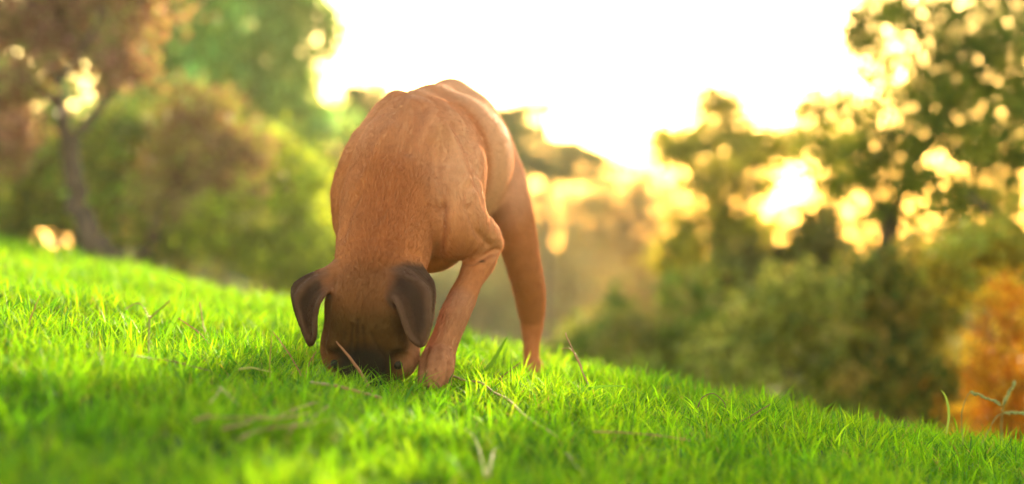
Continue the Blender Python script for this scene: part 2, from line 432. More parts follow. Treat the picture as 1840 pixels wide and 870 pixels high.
paint((.020, .013, .011), near_seg([(652, 684, 4.33), (652, 715, 4.36)], .047, .034))
paint((.030, .017, .012), near_seg([(603, 652, 4.33), (596, 690, 4.34)], .012, .026)*.9)
paint((.030, .017, .012), near_seg([(718, 654, 4.33), (730, 690, 4.34)], .014, .026)*.9)
ear = np.maximum(near_sheet(SH_R, .009, .012), near_sheet(SH_L, .009, .012))
earc = np.maximum(near_sheet(SH_R[20:], .012, .026), near_sheet(SH_L[16:], .012, .026))
paint((.15, .05, .024), ear*.6); paint((.046, .018, .011), earc*ear*.97)
for SH_ in (SH_R, SH_L):                                   # painted highlight along the roll and the front edge of each flap
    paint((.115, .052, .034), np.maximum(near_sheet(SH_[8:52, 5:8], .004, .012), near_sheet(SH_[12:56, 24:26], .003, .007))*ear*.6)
    paint((.022, .011, .009), near_sheet(SH_[14:44, 14:19], .003, .010)*ear*.6)  # valley of the fold darkened as painted shade
paint((.36, .15, .085), near_seg([(815, 570, 4.45), (785, 660, 4.38)], .05, .04)*.7)
paint((.12, .05, .025), near_seg([(866, 468, 4.565), (866, 469, 4.565)], .003, .006))    # a small mole
COL *= (1+.04*vnoise(V*9, 5))[:, None]*(1+.03*vnoise(V*40, 6))[:, None]
COL = np.clip(COL*1.06, .004, .9)

m_skin, n, l, o = new_mat('dog_skin')
at = n.new('ShaderNodeAttribute'); at.attribute_name = 'col'
p = n.new('ShaderNodeBsdfPrincipled'); p.inputs['Roughness'].default_value = .7; p.inputs['Specular IOR Level'].default_value = .08
l.new(at.outputs[0], p.inputs['Base Color'])
no = n.new('ShaderNodeTexNoise'); no.inputs['Scale'].default_value = 220; b = n.new('ShaderNodeBump'); b.inputs['Distance'].default_value = .001; b.inputs['Strength'].default_value = .4
l.new(no.outputs[0], b.inputs['Height']); l.new(b.outputs[0], p.inputs['Normal']); l.new(p.outputs[0], o.inputs[0])

DOG_AT = np.array((W(700, 690, 4.6)[0], 4.6, 0.)); DOG_AT[2] = float(ground(DOG_AT[0], DOG_AT[1]))
dog = empty('dog', DOG_AT)
tag(dog, 'tan short-haired dog with dark ears digging its muzzle into the grass', 'dog')
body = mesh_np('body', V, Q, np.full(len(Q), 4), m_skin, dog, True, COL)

# eyes, low on the tilted head
m_eye, n, l, o = new_mat('eye')
p = n.new('ShaderNodeBsdfPrincipled'); p.inputs['Base Color'].default_value = (.012, .007, .005, 1); p.inputs['Roughness'].default_value = .55; p.inputs['Specular IOR Level'].default_value = .2
l.new(p.outputs[0], o.inputs[0])
def uv_ball(c, r, nu=14, nv=9):
    vs = []; fs = []
    for j in range(nv+1):
        for i in range(nu):
            th = math.pi*j/nv; ph = 2*math.pi*i/nu
            vs.append((c[0]+r*math.sin(th)*math.cos(ph), c[1]+r*math.sin(th)*math.sin(ph), c[2]+r*math.cos(th)))
    for j in range(nv):
        for i in range(nu): fs.append((j*nu+i, (j+1)*nu+i, (j+1)*nu+(i+1) % nu, j*nu+(i+1) % nu))
    return np.array(vs), np.array(fs)
for e_ in ((603, 653, 4.368), (715, 655, 4.364)):
    v_, f_ = uv_ball(W(*e_), .0095)
    mesh_np('eye', v_, f_, np.full(len(f_), 4), m_eye, dog)

# short coat
def make_coat(N, seed):
    r_ = np.random.default_rng(seed)
    dens = FA.copy(); pr = dens/dens.sum()
    fi = r_.choice(len(Q), N, p=pr); u = r_.random((N, 2)); 
    wt = np.stack(((1-u[:, 0])*(1-u[:, 1]), u[:, 0]*(1-u[:, 1]), u[:, 0]*u[:, 1], (1-u[:, 0])*u[:, 1]), -1)
    def ip(A): return (A[Q[fi]]*wt[:, :, None]).sum(1)
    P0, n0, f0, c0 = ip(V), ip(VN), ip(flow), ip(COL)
    isear = (ear[Q[fi]]*wt).sum(1)
    ln = (.0062*(1+.30*r_.normal(size=N)).clip(.4, 1.8))*(1-.55*isear)
    side = np.cross(n0, f0)
    cl = vnoise(P0*28, 8)[:, None]                      # hairs lean together in small locks
    dr = f0+.14*side*(.35*cl+.8*r_.normal(size=(N, 1)))+n0*(.11+.08*np.abs(r_.normal(size=(N, 1)))+.02*vnoise(P0*35, 9)[:, None]+.55*(r_.random((N, 1)) < .05))
    dr /= np.linalg.norm(dr, axis=1)[:, None]
    T = np.linspace(0, 1, 4)
    pts = P0[:, None]+n0[:, None]*.0001+dr[:, None]*(ln[:, None]*T)[..., None]-n0[:, None]*(.06*ln[:, None]*T**2)[..., None]
    pts = pts-DOG_AT
    rad = .00020*(1-.8*T)[None]*np.ones((N, 1))
    hc = bpy.data.hair_curves.new('coat'); hc.add_curves([4]*N)
    hc.position_data.foreach_set('vector', pts.astype(np.float32).ravel())
    a_ = hc.attributes.get('radius') or hc.attributes.new('radius', 'FLOAT', 'POINT')
    a_.data.foreach_set('value', rad.astype(np.float32).ravel())
    c4 = np.ones((N, 4), np.float32); c4[:, :3] = c0*(1+.13*r_.normal(size=(N, 1))+.04*vnoise(P0*45, 10)[:, None]).clip(.4, 1.7)
    a_ = hc.attributes.new('col', 'FLOAT_COLOR', 'CURVE'); a_.data.foreach_set('color', c4.ravel())
    m, n, l, o = new_mat('coat_hair')
    at = n.new('ShaderNodeAttribute'); at.attribute_name = 'col'
    p = n.new('ShaderNodeBsdfPrincipled'); p.inputs['Roughness'].default_value = .6; p.inputs['Specular IOR Level'].default_value = .06
    t = n.new('ShaderNodeBsdfTranslucent'); mx = n.new('ShaderNodeMixShader'); mx.inputs[0].default_value = .45
    l.new(at.outputs[0], p.inputs['Base Color']); l.new(at.outputs[0], t.inputs[0])
    sg_ = n.new('ShaderNodeMath'); sg_.operation = 'MULTIPLY'; sg_.inputs[1].default_value = 1.3      # pale hair is glossier than the dark undercoat
    l.new(at.outputs['Fac'], sg_.inputs[0]); l.new(sg_.outputs[0], p.inputs['Specular IOR Level'])
    l.new(p.outputs[0], mx.inputs[1]); l.new(t.outputs[0], mx.inputs[2]); l.new(mx.outputs[0], o.inputs[0])
    hc.materials.append(m)
    ho = bpy.data.objects.new('coat', hc); S.collection.objects.link(ho); ho.parent = dog
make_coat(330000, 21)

# ------------------------------------------------------------------ turf
def blades(N, xy, h, wd, col, lean, seed):
    r_ = np.random.default_rng(seed)
    yaw = r_.uniform(0, 2*math.pi, N); fy = r_.uniform(0, 2*math.pi, N)
    dirn = np.stack((np.cos(yaw), np.sin(yaw)), -1); side = np.stack((np.cos(fy), np.sin(fy)), -1)
    T = np.array((0, .38, .74, 1.)); wp = np.array((.75, 1., .68, 0.))
    z0 = ground(xy[:, 0], xy[:, 1])
    le = lean*np.abs(r_.normal(1, .45, N)); cv = r_.uniform(1.4, 2.4, N)
    verts = np.zeros((N, 7, 3)); cols = np.zeros((N, 7, 3))
    for i, t in enumerate(T):
        hx = (le*h)*t**cv
        hz = h*(t-.35*np.minimum(le, 1.4)*t**2.2)
        c = np.stack((xy[:, 0]+dirn[:, 0]*hx, xy[:, 1]+dirn[:, 1]*hx, z0-.004+hz), -1)
        if i < 3:
            s = np.concatenate((side*(wd*wp[i]*.5)[:, None], np.zeros((N, 1))), 1)
            verts[:, 2*i] = c-s; verts[:, 2*i+1] = c+s
        else: verts[:, 6] = c
    k = np.array((.62, .62, .92, .92, 1.05, 1.05, 1.1))      # blade colour darker at the base, lighter towards the tip
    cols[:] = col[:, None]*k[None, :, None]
    base = (np.arange(N)*7)[:, None]
    lp = (base+np.array((0, 1, 3, 2, 2, 3, 5, 4, 4, 5, 6))).ravel()
    sz = np.tile((4, 4, 3), N)
    return verts.reshape(-1, 3), lp, sz, cols.reshape(-1, 3)
PAL = np.array(((.086, .240, .005), (.130, .290, .005), (.190, .320, .008), (.046, .160, .008), (.042, .130, .026), (.28, .34, .03)))
def scatter(y0, y1, dens, hmul, wmul, seed, xl=None):
    r_ = np.random.default_rng(seed)
    n_ = int(dens*(y1-y0)*(.5*y1+1.5)); 
    y = r_.uniform(y0, y1, n_); half = .235*y+.35
    x = r_.uniform(-1, 1, n_)*(.235*y1+.35); ok = np.abs(x) < half
    ok &= y < crest(x)+.9
    x, y = x[ok], y[ok]; xy = np.stack((x, y), -1); n_ = len(x)
    tuft = vnoise(xy*2.2, 11); fine = vnoise(xy*9, 12)
    keep = r_.random(n_) < .72+.28*fine
    xy, tuft, fine = xy[keep], tuft[keep], fine[keep]; n_ = len(xy)
    h = hmul*(.034+.011*tuft+.010*fine)*np.exp(.34*r_.normal(size=n_)); h = h.clip(.010, .085)
    tall = r_.random(n_) < .075*(1+fine.clip(-.8, 2)); h = np.where(tall, r_.uniform(.045, .08, n_)*hmul, h)
    wd = wmul*(.0024*np.exp(.35*r_.normal(size=n_))).clip(.001, .0062)
    hue = .9*vnoise(xy*1.6, 13)+.8*r_.normal(size=n_)
    pi = np.clip(np.round(1.35+.85*hue), 0, 5).astype(int)
    pi = np.where(r_.random(n_) < .10, 4, pi)
    col = 1.08*PAL[pi]*np.exp(.22*r_.normal(size=(n_, 1)))*np.exp(.16*fine)[:, None]
    dry = r_.random(n_) < .05+.06*(vnoise(xy*2.8, 14) > .9)
    wd[dry] *= .6; h[dry] = np.minimum(h[dry], .05)
    col[dry] = np.array((.36, .24, .09))*np.exp(.2*r_.normal(size=(dry.sum(), 1)))
    lean = .45+.25*r_.random(n_)+.5*(r_.random(n_) < .15)
    # flattened where the head and paws press into the turf
    for cx_, cy_, rr in ((W(660, 690, 4.36)[0], 4.37, .06), (W(784, 680, 4.40)[0], 4.40, .035), (W(955, 670, 5.17)[0], 5.18, .03)):
        dd = np.hypot(xy[:, 0]-cx_, xy[:, 1]-cy_)
        h = np.where(dd < rr, h*.45, h)
    return blades(n_, xy, h, wd, col, lean, seed+1)
parts = [scatter(2.1, 3.2, 19000, 1.0, 1.0, 31), scatter(3.2, 4.2, 21000, 1.0, 1, 33), scatter(4.2, 5.3, 21000, 1.0, 1, 34), scatter(5.3, 7.5, 9500, 1.05, 1.35, 35), scatter(7.5, 12.5, 4200, 1.1, 1.8, 36)]
vs, ls, ss, cs = [], [], [], []; off = 0
for v_, l_, s_, c_ in parts:
    vs.append(v_); ls.append(l_+off); ss.append(s_); cs.append(c_); off += len(v_)
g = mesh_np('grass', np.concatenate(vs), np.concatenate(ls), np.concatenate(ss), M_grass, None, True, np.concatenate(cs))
tag(g, 'bright green lawn grass covering the sloping ground', 'grass', kind='stuff')
print('grass blades', sum(len(p_[2]) for p_ in parts)//3)

# ------------------------------------------------------------------ single stalks and straws one can pick out
def tube(pts, rad, sides=6):
    P = np.array(pts, float); n_ = len(P); vs = []; fs = []
    T = np.gradient(P, axis=0); T /= np.linalg.norm(T, axis=1)[:, None]
    for i in range(n_):
        ref = np.array((0, 0, 1.)) if abs(T[i, 2]) < .9 else np.array((1., 0, 0))
        u = np.cross(T[i], ref); u /= np.linalg.norm(u); v = np.cross(T[i], u)
        for k in range(sides):
            a = 2*math.pi*k/sides; vs.append(P[i]+rad[i]*(math.cos(a)*u+math.sin(a)*v))
    for i in range(n_-1):
        for k in range(sides):
            a = i*sides+k; b = i*sides+(k+1) % sides
            fs.append((a, b, b+sides, a+sides))
    vs += [P[0], P[-1]]
    c0, c1 = len(vs)-2, len(vs)-1
    fs3 = [(c0, (k+1) % sides, k) for k in range(sides)]+[(c1, (n_-1)*sides+k, (n_-1)*sides+(k+1) % sides) for k in range(sides)]
    return np.array(vs), fs+fs3
def curve_pts(P, n_):
    P = np.array(P, float); m = len(P); o_ = []
    for t in np.linspace(0, m-1-1e-6, n_):
        i = int(t); f = t-i; p0, p1, p2, p3 = P[max(i-1, 0)], P[i], P[i+1], P[min(i+2, m-1)]
        o_.append(.5*((2*p1)+(-p0+p2)*f+(2*p0-5*p1+4*p2-p3)*f*f+(-p0+3*p1-3*p2+p3)*f**3))
    return np.array(o_)
def poly_obj(name, vs, fs, mat, parent, col):
    return mesh_np(name, vs, np.concatenate([np.array(f) for f in fs]), [len(f) for f in fs], mat, parent, True, np.tile(np.array(col), (len(vs), 1)))
RUST, TAN, OLIVE, BROWN, GREEN = (.34, .13, .07), (.42, .28, .12), (.26, .25, .07), (.20, .11, .05), (.10, .24, .02)
def stalk(name, cat, label, px, depth, wpx, col, tip=.35, group=None, taper=1):
    """px: photo points from root to tip; depth: metres, one value or one per point (None: where the root meets the turf)"""
    if depth is None: depth = ground_hit(px[0][0], px[0][1], .02)[1]
    d = np.broadcast_to(depth, (len(px),))
    if name == 'straw': d = np.array([ground_hit(x, y, .032)[1] for x, y in px])
    P = curve_pts([W(x, y, dd) for (x, y), dd in zip(px, d)], 5*len(px))
    P += .0003*rng.normal(size=P.shape)
    P[:, 2] = np.maximum(P[:, 2], ground(P[:, 0], P[:, 1])+(.032 if name == 'straw' else .006))
    for _ in range(3): P[1:-1, 2] = (P[:-2, 2]+2*P[1:-1, 2]+P[2:, 2])/4
    r0 = wpx*.5*float(np.mean(d))/FPX
    rad = r0*(1-(1-tip)*np.linspace(0, 1, len(P))**taper)
    root = empty(name, P[0]); tag(root, label, cat, group)
    v_, f_ = tube(P, rad); poly_obj('stem', v_, f_, M_straw, root, col)
    return root, P
def spikelets(root, P, n_, size, col):
    """a seed head: paired grains along the last stretch of a stem"""
    r_ = np.random.default_rng(len(P)+n_); vs = []; fs = []
    for i in range(n_):
        t = i/max(n_-1, 1); q_ = t*(len(P)-1.001); k = int(q_); c = P[k]+(P[k+1]-P[k])*(q_-k)
        ax_ = P[k+1]-P[k]; ax_ /= np.linalg.norm(ax_)
        sd = r_.normal(size=3); sd -= (sd@ax_)*ax_; sd /= np.linalg.norm(sd); up = np.cross(ax_, sd)
        a = ax_*size*.9; b = sd*size*.32; e = up*size*.28; c = c+sd*size*.3
        o_ = len(vs); vs += [c-a, c+b, c+e, c-b, c-e, c+a]
        for j in range(4): fs += [(o_, o_+1+j, o_+1+(j+1) % 4), (o_+5, o_+1+(j+1) % 4, o_+1+j)]
    poly_obj('seed_head', np.array(vs), fs, M_straw, root, col)
DS = 'dry stalks among the grass'
stalk('dry_grass_leaf', 'dry grass', "reddish dry blade leaning across the dog's forehead", [(668, 705), (650, 672), (628, 642), (604, 613)], [4.24, 4.24, 4.235, 4.23], 6.5, RUST, .35, DS, 3)
stalk('straw', 'straw', 'thick brown straw lying in the grass below the muzzle, left of centre', [(560, 688), (600, 693), (645, 704), (684, 716)], [4.14, 4.13, 4.11, 4.08], 7, (.36, .20, .09), .8, DS)
stalk('straw', 'straw', 'long tan straw arching down to the right from beside the front paw', [(790, 668), (830, 683), (880, 706), (935, 742), (1000, 785)], [4.25, 4.18, 4.08, 3.95, 3.75], 5, TAN, .6, DS)
stalk('dry_stalk', 'dry stalk', 'thin tall pale stalk with reddish tip, right of the hind leg', [(1088, 765), (1070, 720), (1043, 660), (1016, 598)], [4.35, 4.42, 4.5, 4.55], 4, (.40, .22, .12), .6, DS)
stalk('dry_stalk', 'dry stalk', 'short hooked pale stalk beside the tall thin stalk right of the hind leg', [(1046, 662), (1036, 640), (1022, 626), (1008, 628)], 4.55, 3, TAN, .5, DS)
stalk('dry_stalk', 'dry stalk', "slim rust stalk leaning left, middle one of three beside the dog's head", [(542, 676), (525, 645), (505, 615), (490, 596)], None, 3.5, RUST, .4, DS)
stalk('dry_stalk', 'dry stalk', "short rust stalk leaning right, nearest of three beside the dog's head", [(548, 682), (555, 655), (568, 632)], None, 3.5, RUST, .4, DS)
stalk('dry_stalk', 'dry stalk', "slim upright rust stalk farthest left of the three beside the dog's head", [(487, 690), (485, 650), (489, 600)], None, 3, RUST, .4, DS)
stalk('dry_stalk', 'dry stalk', 'rust stalk slanting over the lawn right of the forked seed head', [(382, 628), (358, 598), (318, 570)], None, 3.5, RUST, .5, DS)
stalk('dry_stalk', 'dry stalk', 'short upright red stalk beside the tall green blade on the left', [(368, 602), (364, 575), (359, 543)], None, 3, RUST, .5, DS)
stalk('dry_stalk', 'dry stalk', 'red stalk leaning right near the left edge of the lawn', [(45, 600), (58, 565), (72, 530)], None, 3.5, RUST, .5, DS)
stalk('straw', 'straw', 'dark brown straw lying low under the forked seed head', [(238, 640), (290, 648), (335, 656), (378, 667)], 4.3, 4, BROWN, .6, DS)
stalk('straw', 'straw', 'yellowish curled straw lying left of the dog, level with its muzzle', [(430, 664), (450, 661), (470, 666), (488, 669)], 4.3, 5, (.45, .40, .10), .5, DS)
stalk('straw', 'straw', 'left arm of the crossed pale straws lying in the near lawn', [(376, 725), (388, 712), (398, 698)], 3.9, 6, TAN, .6, DS)
stalk('straw', 'straw', 'right arm of the crossed pale straws lying in the near lawn', [(396, 698), (412, 712), (430, 730)], 3.92, 6, TAN, .6, DS)
for k, (pp, dd, lb) in enumerate((
        ([(400, 772), (450, 760), (510, 748), (570, 724)], 3.55, 'longest blurred straw of the heap in the near lawn, below the dog'),
        ([(350, 758), (420, 752), (500, 752), (560, 742)], 3.45, 'straight blurred straw across the heap in the near lawn'),
        ([(520, 780), (545, 762), (575, 742), (590, 730)], 3.5, 'blurred straw rising at the right end of the near heap'),
        ([(430, 790), (480, 770), (540, 765), (600, 752)], 3.4, 'lowest blurred straw of the heap in the near lawn'))):
    stalk('straw', 'straw', lb, pp, dd, 5.5, (.33, .19, .085), .6, 'straw heap in the near lawn')
stalk('straw', 'straw', 'brown straw lying flat in the lawn at lower right of centre', [(1066, 776), (1110, 777), (1170, 782), (1240, 792)], 4.0, 4, (.34, .18, .09), .6, DS)
stalk('dry_stalk', 'dry stalk', 'thin brown stalk leaning right over the lawn edge, right half', [(1310, 768), (1345, 750), (1384, 726)], 4.25, 4, BROWN, .5, DS)
stalk('dry_grass_leaf', 'dry grass', 'dark arched dry blade at the lawn edge, right of centre', [(1254, 732), (1262, 714), (1282, 707), (1300, 722), (1303, 734)], 4.4, 3, (.16, .10, .05), .5, DS)
stalk('dry_stalk', 'dry stalk', 'brown stalk leaning right between front paw and hind foot', [(888, 690), (908, 672), (934, 652)], 4.5, 3.5, BROWN, .5, DS)
stalk('straw', 'straw', 'left one of two blurred upright straws at the bottom edge', [(872, 862), (862, 820), (836, 770)], 3.1, 4.5, (.30, .22, .07), .5, DS)
stalk('straw', 'straw', 'right one of two blurred upright straws at the bottom edge', [(878, 858), (884, 825), (898, 800)], 3.1, 4.5, (.30, .22, .07), .5, DS)
stalk('straw', 'straw', 'pale blurred straw slanting down at the bottom, right of centre', [(1015, 815), (1030, 835), (1052, 858)], 3.0, 5, (.32, .27, .09), .6, DS)
# forked seed head on the left
hd = ground_hit(268, 655, .02)[1]
r1, P1 = stalk('seed_stalk', 'seed stalk', 'green upright grass stem carrying a forked brown seed head, left lawn', [(268, 655), (267, 620), (268, 590), (269, 570)], hd, 4, OLIVE, .8)
a1 = curve_pts([W(269, 572, hd), W(285, 558, hd), W(305, 541, hd-.02)], 12); a2 = curve_pts([W(269, 575, hd), W(258, 552, hd), W(245, 545, hd), W(225, 556, hd-.02)], 14)
v_, f_ = tube(a1, np.full(12, .0009)); poly_obj('branch', v_, f_, M_straw, r1, OLIVE); v_, f_ = tube(a2, np.full(14, .0009)); poly_obj('branch', v_, f_, M_straw, r1, OLIVE)
spikelets(r1, a1, 20, .0034, (.22, .16, .06)); spikelets(r1, a2[7:], 13, .0034, (.22, .16, .06)); spikelets(r1, P1[10:], 12, .0034, (.26, .24, .06))
# three seed heads leaning in at the right edge
for pp, dd, lb, hc_ in (([(1762, 800), (1778, 770), (1792, 748), (1812, 742), (1842, 743)], 3.95, 'drooping green seed head reaching out over the right edge', 6),
                        ([(1800, 790), (1800, 750), (1806, 722), (1823, 688)], 3.8, 'pale upright seed head at the far right of the lawn', 8),
                        ([(1730, 800), (1728, 745), (1738, 712), (1750, 706), (1796, 726)], 4.0, 'pale seed head bent over to the right against the orange bush', 8)):
    r_, P_ = stalk('seed_stalk', 'seed stalk', lb, pp, dd, 2.2, OLIVE, .6, 'seed heads at the right edge')
    spikelets(r_, P_[-8:], 26, .0060, (.36, .38, .14))
# tall green blades
def tall_blade(label, px, d, wpx, col=GREEN):
    P = curve_pts([W(x, y, d) for x, y in px], 14); n_ = len(P)
    wd = wpx*d/FPX*.5*np.sin(np.linspace(.5, math.pi, n_))**.7
    T = np.gradient(P, axis=0); s = np.cross(T, (.25, 1, .1)); s /= np.linalg.norm(s, axis=1)[:, None]
    mid = P+np.array((0, .0012, 0)); vs = np.concatenate((P-s*wd[:, None], mid, P+s*wd[:, None])); fs = []
    for i in range(n_-1): fs += [(i, i+1, n_+i+1, n_+i), (n_+i, n_+i+1, 2*n_+i+1, 2*n_+i)]
    root = empty('grass_blade', P[0]); tag(root, label, 'grass blade', 'tall single blades')
    poly_obj('blade', vs, fs, M_grass, root, col)
tall_blade('tall nodding green blade standing highest on the left lawn', [(288, 640), (300, 600), (322, 560), (332, 520), (322, 506), (302, 498)], 4.45, 7)
tall_blade('broad bright green blade left of centre in the near lawn', [(310, 730), (314, 700), (322, 670), (328, 655)], 4.0, 7, (.10, .25, .01))
tall_blade('long green blade arching right behind the front paw', [(868, 668), (885, 650), (900, 625), (912, 604)], 4.75, 7)
tall_blade('long blade lying out to the right beside the thin tall stalk', [(985, 735), (1040, 705), (1085, 694), (1128, 694)], 4.3, 6, (.08, .19, .03))
tall_blade('broad green blade standing left of the forked seed head', [(225, 650), (232, 620), (218, 590), (205, 570)], 4.4, 7)
tall_blade('pale curled blade near the lawn edge at far right', [(1700, 780), (1705, 745), (1700, 715), (1690, 700)], 4.3, 5, (.2, .28, .08))

# ------------------------------------------------------------------ trees and shrubs
def leaves(pos, size, col, r_, droop=0.):
    N = len(pos); a = r_.normal(size=(N, 3)); a[:, 2] -= droop; a /= np.linalg.norm(a, axis=1)[:, None]
    b = r_.normal(size=(N, 3)); b -= (a*b).sum(1)[:, None]*a; b /= np.linalg.norm(b, axis=1)[:, None]
    L = size*np.exp(.25*r_.normal(size=N)); Wd = L*.45
    a = a*L[:, None]*.5; b = b*Wd[:, None]*.5
    v = np.stack((pos-a, pos+b*.9+a*.1, pos+a, pos-b*.9+a*.1), 1)
    return v.reshape(-1, 3), np.arange(4*N), np.full(N, 4), np.repeat(col, 4, 0)
LEAF_GAIN, LEAF_MULT = 2.0, 1.5
def plant(name, cat, label, d, lobes, stems, size, pal, leaf_n, seed, bark=None, stem_col=None, group=None, droop=0., clump=.16, strand=False, spray=.65, rough=True, depth=None):
    """lobes: (px, py, rx, ry) in photo pixels at distance d; stems: lists of (px, py, radius px) from the root up"""
    r_ = np.random.default_rng(seed); leaf_n = int(leaf_n*LEAF_MULT)
    bx = np.array([W(x, y, d) for x, y, *_ in stems[0]])[0]
    root = empty(name, (bx[0], d, float(ground(bx[0], d)))); tag(root, label, cat, group)
    u = d/FPX
    for k, st in enumerate(stems):
        dd = d+(0 if k == 0 else r_.uniform(-.25, .25))
        P = [W(x, y, dd) for x, y, _ in st]; rr = [q_[2]*u for q_ in st]
        if k == 0:                      # the root goes down into the ground
            zb = float(ground(P[0][0], d))-.05
            if P[0][2] > zb: P = [np.array((P[0][0], d, zb))]+P; rr = [rr[0]*1.25]+rr
        P = curve_pts(P, 5*len(P)); rd = np.interp(np.linspace(0, 1, len(P)), np.linspace(0, 1, len(rr)), rr)
        P += .25*rd[:, None]*r_.normal(size=P.shape)
        v_, f_ = tube(P, rd, 8)
        poly_obj('trunk' if k == 0 else 'branch', v_, f_, bark or M_bark, root, (.1, .06, .04))
    pos = []; hue = []
    if rough and not strand:            # break each lobe into uneven masses
        lb = []
        for px, py, rx, ry, *ex in lobes:
            lb.append((px, py, rx*.72, ry*.72))
            for _ in range(4):
                t_ = r_.uniform(0, 6.28); f_ = r_.uniform(.45, 1.0); g_ = r_.uniform(.28, .58)
                lb.append((px+rx*f_*math.cos(t_), py+ry*f_*math.sin(t_), rx*g_, ry*g_))
        lobes = lb
    A = np.array([l_[2]*l_[3] for l_ in lobes], float); A /= A.sum()
    for (px, py, rx, ry, *ex), fr in zip(lobes, A):
        c = W(px, py, d+(0 if strand else r_.uniform(-.25, .25))); rad = np.array((rx*u, (ex[0] if ex else .8*min(rx, ry*2)*u), ry*u))
        n_l = int(leaf_n*fr)
        if strand:                      # hanging curtains of leaves
            ns = max(n_l//60, 1); q_ = r_.normal(size=(ns, 3)); q_ /= np.linalg.norm(q_, axis=1)[:, None]; q_ *= r_.random((ns, 1))**.4*np.exp(.28*r_.normal(size=(ns, 1)))
            top = c+q_*rad; ln = rad[2]*r_.uniform(.5, 1.5, ns)
            t = r_.random((ns, 60)); p_ = top[:, None]+np.stack((.055*r_.normal(size=t.shape), .04*r_.normal(size=t.shape), -t*ln[:, None]), -1)
            pos.append(p_.reshape(-1, 3)); hue.append(np.repeat(r_.normal(size=ns), 60)); continue
        # feathered lobe: loose sprays that thin out towards the rim, plus single leaves between them
        n_c = int(n_l*spray); ncl = max(int(n_c/45), 3)
        q_ = (.60*r_.normal(size=(ncl, 3))).clip(-1.7, 1.7); cc = c+q_*rad
        k = r_.integers(0, ncl, n_c); cs_ = np.maximum(clump*min(rad[0], rad[2]), .045)*r_.uniform(.4, 1.7, ncl)
        pos.append(cc[k]+r_.normal(size=(n_c, 3))*np.stack((cs_[k], cs_[k], cs_[k]*.6), -1)); hue.append(r_.normal(size=ncl)[k])
        n_s = n_l-n_c; q_ = (.72*r_.normal(size=(n_s, 3))).clip(-2.1, 2.1)
        pos.append(c+q_*rad); hue.append(.5*r_.normal(size=n_s)+.8*vnoise((c+q_*rad)*2.5, seed))
    pos = np.concatenate(pos); hue = np.concatenate(hue)
    pal = np.clip(np.array(pal)*LEAF_GAIN, 0, .7); j = np.clip(np.floor((hue*.30+.5+.12*r_.normal(size=len(hue)))*len(pal)), 0, len(pal)-1).astype(int)
    col = pal[j]*np.exp(.15*r_.normal(size=(len(j), 1))+.42*np.clip(hue, -2, 2)[:, None])
    v_, l_, s_, c_ = leaves(pos, size, col, r_, droop)
    mesh_np('crown', v_, l_, s_, M_leaf, root, False, c_)
    return root
RED = [(.12, .055, .048), (.17, .078, .064), (.20, .10, .08), (.14, .09, .05), (.11, .11, .04)]
PINK = [(.13, .070, .046), (.15, .090, .052), (.13, .11, .036), (.10, .105, .028)]
OLV = [(.07, .095, .015), (.10, .13, .018), (.15, .17, .022), (.20, .18, .03), (.09, .14, .02)]
YEL = [(.12, .16, .014), (.17, .21, .018), (.23, .25, .022), (.15, .20, .018)]
GRN = [(.10, .18, .045), (.13, .22, .05), (.16, .24, .055), (.09, .19, .065)]
DRK = [(.022, .045, .014), (.032, .060, .016), (.045, .075, .02), (.06, .08, .02)]
GLD = [(.20, .14, .015), (.26, .18, .02), (.15, .14, .02), (.10, .11, .02)]
ORA = [(.34, .12, .006), (.38, .17, .008), (.30, .09, .006), (.34, .20, .012), (.20, .13, .012)]
BRN = [(.10, .070, .035), (.14, .090, .045), (.08, .08, .03), (.06, .07, .03)]
BG = 'trees and shrubs beyond the lawn'
# --- left
plant('red_tree', 'tree', 'muted red-brown leaved tree with leaning dark trunk, far left', 10.2,
      [(50, 70, 100, 85), (165, 50, 90, 75), (220, 125, 55, 35), (30, 175, 65, 50), (10, 260, 55, 50), (120, -80, 150, 60)],
      [[(205, 480, 24), (160, 420, 20), (135, 345, 17), (124, 260, 15), (106, 180, 12), (100, 100, 9), (112, -30, 6)],
       [(126, 262, 10), (180, 190, 8), (225, 130, 4)], [(112, 200, 9), (60, 150, 6), (20, 90, 4)], [(104, 150, 8), (160, 70, 6), (190, 0, 4)]],
      .045, RED, 10000, 101, group=BG)
plant('red_sapling', 'tree', 'pinkish leaved sapling with slanting stem right of the red tree', 11.0,
      [(390, 245, 90, 60), (330, 190, 60, 50), (440, 310, 60, 60), (300, 330, 60, 60)],
      [[(248, 490, 15), (280, 410, 12), (305, 350, 9), (345, 280, 7), (390, 230, 4)], [(300, 365, 6), (360, 330, 4), (420, 290, 3)]], .042, PINK, 3000, 102, group=BG)
plant('olive_shrub', 'shrub', 'olive green shrub under the red tree and its neighbours', 12.2,
      [(230, 330, 110, 100), (330, 390, 100, 110), (150, 290, 90, 70), (60, 330, 90, 60), (250, 250, 70, 50), (0, 380, 60, 50)],
      [[(330, 520, 10), (325, 450, 8), (315, 360, 5)], [(326, 460, 6), (240, 360, 4)]], .05, OLV, 19000, 103, group=BG)
plant('yellow_shrub', 'shrub', 'rounded yellow-green shrub just left of the dog', 12.0,
      [(500, 345, 85, 85), (470, 290, 65, 55), (525, 430, 80, 75), (440, 400, 75, 85), (560, 470, 60, 50)],
      [[(490, 540, 10), (495, 460, 8), (500, 350, 5)], [(494, 470, 6), (450, 380, 4)]], .05, YEL, 22000, 104, group=BG)
plant('dark_shrub', 'shrub', 'dark green low shrub behind the foot of the red tree', 12.8,
      [(110, 385, 70, 50), (-20, 350, 55, 60), (60, 330, 60, 40), (200, 430, 50, 50)],
      [[(110, 470, 9), (105, 420, 7), (100, 370, 4)]], .05, [(.018, .05, .016), (.03, .075, .02), (.02, .045, .02)], 7000, 105, group=BG)
